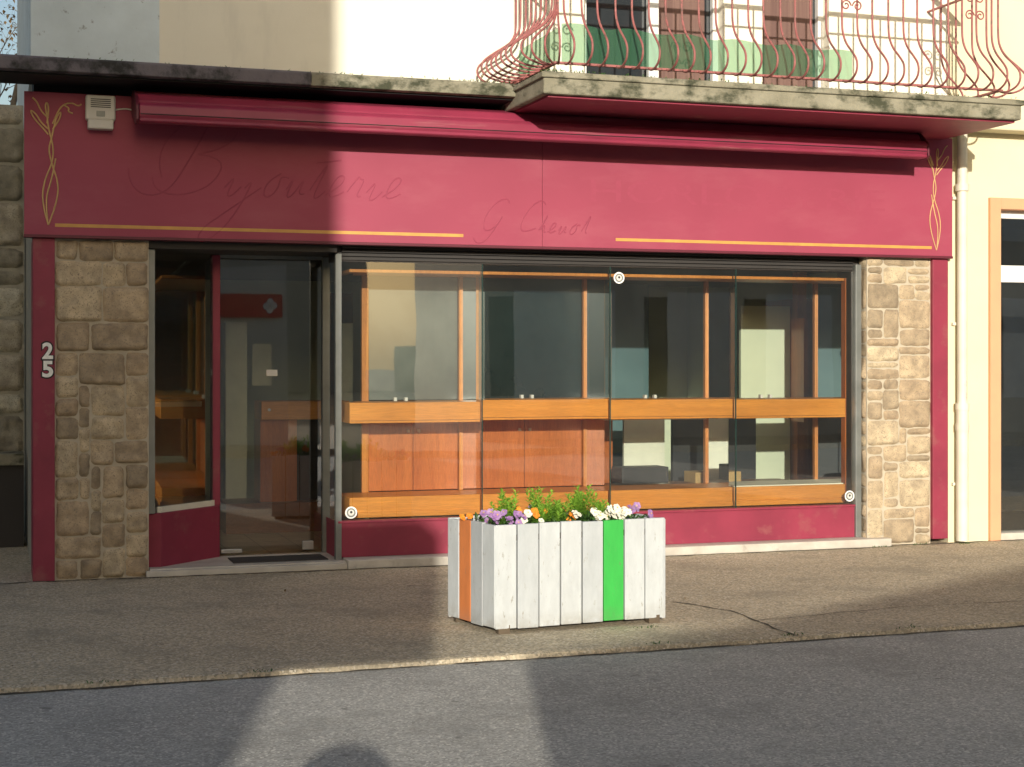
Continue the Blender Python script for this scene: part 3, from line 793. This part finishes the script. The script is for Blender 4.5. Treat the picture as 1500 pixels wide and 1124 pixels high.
for nm, m, spots in (('purple_pansies', PUR, [(.10,.13,7),(.17,.08,6),(.06,.22,4),(1.03,.12,6),(.99,.2,4),(.55,.42,4)]),
                     ('white_pansies', WHT, [(.84,.08,11),(.78,.12,7),(.90,.15,9),(.28,.06,3),(.74,.06,4),(.52,.05,3)]),
                     ('orange_pansies', ORG, [(.34,.09,3),(.54,.10,3),(.30,.3,3),(.04,.35,2)])):
    V=[];F=[]
    for (u, v, n) in spots:
        for k in range(n):
            p = ppos(u+rnd.uniform(-.055,.055), v+rnd.uniform(-.04,.06))
            pansy(V,F,VC,FC, Vector((p.x,p.y,.64+rnd.uniform(-.005,.06))), rnd.uniform(.015,.026))
    mesh_obj(nm, [tuple(v) for v in V], F, m, pl)
mesh_obj('pansy_centres', [tuple(v) for v in VC], FC, YEL, pl)

V=[];F=[];T=[]
spots = [(3.55,-3.72),(3.7,-3.2),(4.4,-3.7),(6.2,-3.68),(1.3,-3.8),(7.15,-.12),(7.6,-.06),(5.2,-3.7),(.5,-3.83),(8.0,-.14)]
for (x, y) in spots:
    for k in range(14):
        add_leaf(V,F,T, Vector((x+rnd.gauss(0,.05),y+rnd.gauss(0,.012),-.002)), Vector((rnd.uniform(-1,1),rnd.uniform(-1,1),1)), Vector((0,0,1)), rnd.uniform(.012,.03), .004, rnd.random())
o = mesh_obj('weeds', [tuple(v) for v in V], F, LEAFD); attr(o, T)
# fallen leaves and litter
V=[];F=[];T=[]
for k in range(70):
    if k < 40: x, y = rnd.uniform(0,9), -3.80+rnd.gauss(0,.05); z = -.026 if y < -3.85 else .004
    else: x, y, z = rnd.uniform(0,9), rnd.uniform(-3.4,-.2), .004
    if z < 0: y = min(y, -3.86)
    add_leaf(V,F,T, Vector((x,y,z)), Vector((rnd.uniform(-1,1),rnd.uniform(-1,1),.12)), Vector((0,0,1)), rnd.uniform(.012,.035), rnd.uniform(.004,.010), rnd.random())
o = mesh_obj('fallen_leaves', [tuple(v) for v in V], F, DRYL); attr(o, T)
V=[];F=[];T=[]
for k in range(500):
    x = rnd.choice([rnd.gauss(3.7,.25), rnd.uniform(3.9,7.8), rnd.uniform(.3,3.8)])
    if x < 3.75: y, z = rnd.uniform(-.5,-.3), 3.703
    else: y, z = BY+rnd.uniform(-.02,.06), 3.688
    add_leaf(V,F,T, Vector((x,y,z)), Vector((rnd.uniform(-1,1),rnd.uniform(-1,1),1)), Vector((0,0,1)), rnd.uniform(.008,.028), .005, rnd.random())
o = mesh_obj('ledge_moss', [tuple(v) for v in V], F, LEAFD); attr(o, T)

# ================================================================ ACROSS THE STREET
ha = empty('town_house')
OPP = mat('opposite_render', (.55,.50,.42), (.48,.44,.37), 2, .9)
OPP2 = mat('opposite_white', (.68,.68,.64), None, 2, .9)
box('walls', -16, -2.72, -18, -14.3, 0, 11, OPP, ha)
box('roof', -16.2, -2.72, -18, -14.1, 11, 11.3, CONC2, ha)
box('side_balcony', -2.72, -1.41, -16.3, -15.7, 3.0, 4.15, OPP2, ha)
for x in (-14,-11.5,-9,-6.5,-4.2):
    for z in (1, 4, 7): box('window', x, x+1.1, -14.32, -14.28, z, z+1.7, GLASSD, ha)
hb = empty('low_garage')
pts = [(-.525,2.69),(.94,2.81),(3.67,3.23),(5.0,3.3)]
v = [(-.525,-15,0),(5,-15,0)]+[(x,-15,z) for x, z in reversed(pts)]
n = len(v); v2 = v+[(x,-18,z) for x, y, z in v]
f = [tuple(range(n)), tuple(range(2*n-1,n-1,-1))]+[(i, i+n, (i+1)%n+n, (i+1)%n) for i in range(n)]
mesh_obj('walls', v2, f, OPP2, hb)
box('garage_door', .6, 3.2, -14.99, -14.96, .08, 2.3, INDARK, hb)
RS = mat('red_sign', (.6,.02,.03), None, 3, .5)
box('shop_sign', 3.75, 4.9, -14.98, -14.9, 2.35, 2.75, RS, hb)
for dx, dz in ((-.07,0),(.07,0),(0,.07),(0,-.07)):
    vv = [(4.68+dx+.06*math.cos(a*.4), -14.893, 2.55+dz+.06*math.sin(a*.4)) for a in range(16)]
    mesh_obj('clover_leaf', vv, [tuple(range(16))], WHITEP, hb)
hc = empty('terraced_house')
box('walls', 8.6, 26, -22, -16, 0, 8.5, OPP, hc)
box('roof', 8.4, 26.2, -22, -15.8, 8.5, 8.8, CONC2, hc)
for x in (9.6, 12.2, 14.8, 17.4, 20.2):
    for z in (.9, 4.2):
        box('window_frame', x-.1, x+1.4, -16.03, -15.99, z-.1, z+2.0, WHITEP, hc)
        box('window', x, x+1.3, -16.05, -16.0, z, z+1.9, GLASSD, hc)
        box('shutter_l', x-.6, x-.1, -16.06, -16.0, z, z+1.9, OPP2, hc)
hd = empty('distant_terrace')
box('walls', -30, 17, -75, -66, 0, 9.0, OPP, hd)
profile_x('roof', [(-66,9),(-70.5,11.5),(-75,9)], -30, 17, CONC2, hd)
box('low_hedge_wall', 17, 40, -60, -59, 0, 2.2, mat('hedge_green', (.05,.09,.03), None, 3, .9), hd)

# ================================================================ TREE behind
BARK = mat('bark', (.12,.10,.08), (.2,.18,.15), 12, .9, .5, 40)
tree = empty('bare_tree')
polys=[]; rad=[]; tips=[]
rt = random.Random(12)
def grow(p, d, L, r, lvl):
    pts=[p]; rr=[r]; q=p.copy(); dd=d.copy()
    for i in range(5):
        dd = (dd+Vector((rt.uniform(-.2,.2), rt.uniform(-.2,.2), rt.uniform(-.05,.15)))).normalized()
        q = q+dd*L/5; pts.append(q.copy()); rr.append(r*(1-.5*(i+1)/5))
        if lvl < 5 and i >= 1:
            for _ in range(1 if lvl else 2):
                nd = (dd+Vector((rt.uniform(-1,1), rt.uniform(-1,1), rt.uniform(-.1,.6)))*.8).normalized()
                grow(q.copy(), nd, L*rt.uniform(.5,.68), r*(1-.5*(i+1)/5)*.6, lvl+1)
    polys.append(pts); rad.append(rr)
    if lvl >= 3: tips.append(q)
grow(Vector((.0,9.5,0)), Vector((0,0,1)), 4.2, .16, 0)
curves('branches', polys, 1, BARK, tree, False, radii=rad)
V=[];F=[];T=[]
for t in tips:
    for k in range(3):
        add_leaf(V,F,T, t+Vector((rt.gauss(0,.1),rt.gauss(0,.1),rt.gauss(0,.1))), Vector((rt.uniform(-1,1),rt.uniform(-1,1),rt.uniform(-1,.5))), Vector((0,0,1)), .07, .02, rt.random())
o = mesh_obj('dry_leaves', [tuple(v) for v in V], F, DRYL, tree); attr(o, T)

# ================================================================ PERSON beside the camera (casts the shadow at the bottom)
pn = empty('standing_person')
px, py = -.53, -12.12
J = {'pel':(0,0,.88,.15),'bel':(0,0,1.05,.14),'chest':(0,0,1.25,.16),'neck':(0,.01,1.40,.06),'head':(0,.02,1.47,.075),'top':(0,.02,1.53,.08),
 'sl':(-.17,0,1.33,.06),'el':(-.24,.08,1.12,.045),'wl':(-.10,.30,1.26,.032),'sr':(.17,0,1.33,.06),'er':(.24,.08,1.12,.045),'wr':(.10,.30,1.26,.032),
 'hl':(-.10,0,.82,.09),'kl':(-.11,.02,.46,.062),'al':(-.12,0,.09,.045),'tl':(-.13,.16,.04,.035),
 'hr':(.10,0,.82,.09),'kr':(.11,.02,.46,.062),'ar':(.12,0,.09,.045),'tr':(.13,.16,.04,.035)}
ks = list(J); ed = [('pel','bel'),('bel','chest'),('chest','neck'),('neck','head'),('head','top'),('chest','sl'),('sl','el'),('el','wl'),('chest','sr'),('sr','er'),('er','wr'),('pel','hl'),('hl','kl'),('kl','al'),('al','tl'),('pel','hr'),('hr','kr'),('kr','ar'),('ar','tr')]
me = bpy.data.meshes.new('body'); me.from_pydata([(px+J[k][0], py+J[k][1], J[k][2]-.03) for k in ks], [(ks.index(a), ks.index(b)) for a, b in ed], [])
bo = bpy.data.objects.new('body', me); COL.objects.link(bo); bo.parent = pn
me.materials.append(mat('dark_coat', (.05,.05,.07), None, 5, .8))
sk = bo.modifiers.new('s','SKIN')
for i, k in enumerate(ks):
    me.skin_vertices[0].data[i].radius = (J[k][3], J[k][3])
    me.skin_vertices[0].data[i].use_root = (k == 'pel')
ss = bo.modifiers.new('u','SUBSURF'); ss.levels = 2; ss.render_levels = 2
bm = bmesh.new(); bmesh.ops.create_uvsphere(bm, u_segments=24, v_segments=14, radius=1)
for v in bm.verts:
    v.co = Vector((v.co.x*.19, v.co.y*.17, v.co.z*.13*(1 if v.co.z > 0 else .5)))+Vector((px, py+.02, 1.47))
me = bpy.data.meshes.new('wide_hat'); bm.to_mesh(me); bm.free()
ho = bpy.data.objects.new('wide_hat', me); COL.objects.link(ho); ho.parent = pn; me.materials.append(CHAR)

# ================================================================ LIGHT
EL = math.radians(13.0)
d = Vector((.279*math.cos(EL), .961*math.cos(EL), -math.sin(EL)))
sl = bpy.data.lights.new('sun', 'SUN'); sl.energy = 5.0; sl.angle = math.radians(.5); sl.color = (1,.94,.82)
so = bpy.data.objects.new('sun', sl); COL.objects.link(so)
so.rotation_euler = d.to_track_quat('-Z','Y').to_euler()
w = bpy.data.worlds.new('World'); scn.world = w; w.use_nodes = True
nt = w.node_tree; bg = nt.nodes['Background']
sky = nt.nodes.new('ShaderNodeTexSky'); sky.sky_type = 'NISHITA'; sky.sun_disc = False
sky.sun_elevation = EL; sky.sun_rotation = math.radians(196.2); sky.air_density = 1.0; sky.dust_density = 3.0; sky.ozone_density = .6
nt.links.new(sky.outputs[0], bg.inputs[0]); bg.inputs[1].default_value = .15

# ================================================================ CAMERA
cd = bpy.data.cameras.new('camera'); cam = bpy.data.objects.new('camera', cd); COL.objects.link(cam)
cd.sensor_width = 36; cd.lens = 55.2; cd.shift_y = -.0233; cd.clip_end = 1000
cam.location = (0, -11.85, 1.6)
cam.rotation_euler = (math.pi/2, 0, -math.radians(18.25))
scn.camera = cam
scn.view_settings.view_transform = 'Standard'; scn.view_settings.look = 'None'; scn.view_settings.exposure = 0
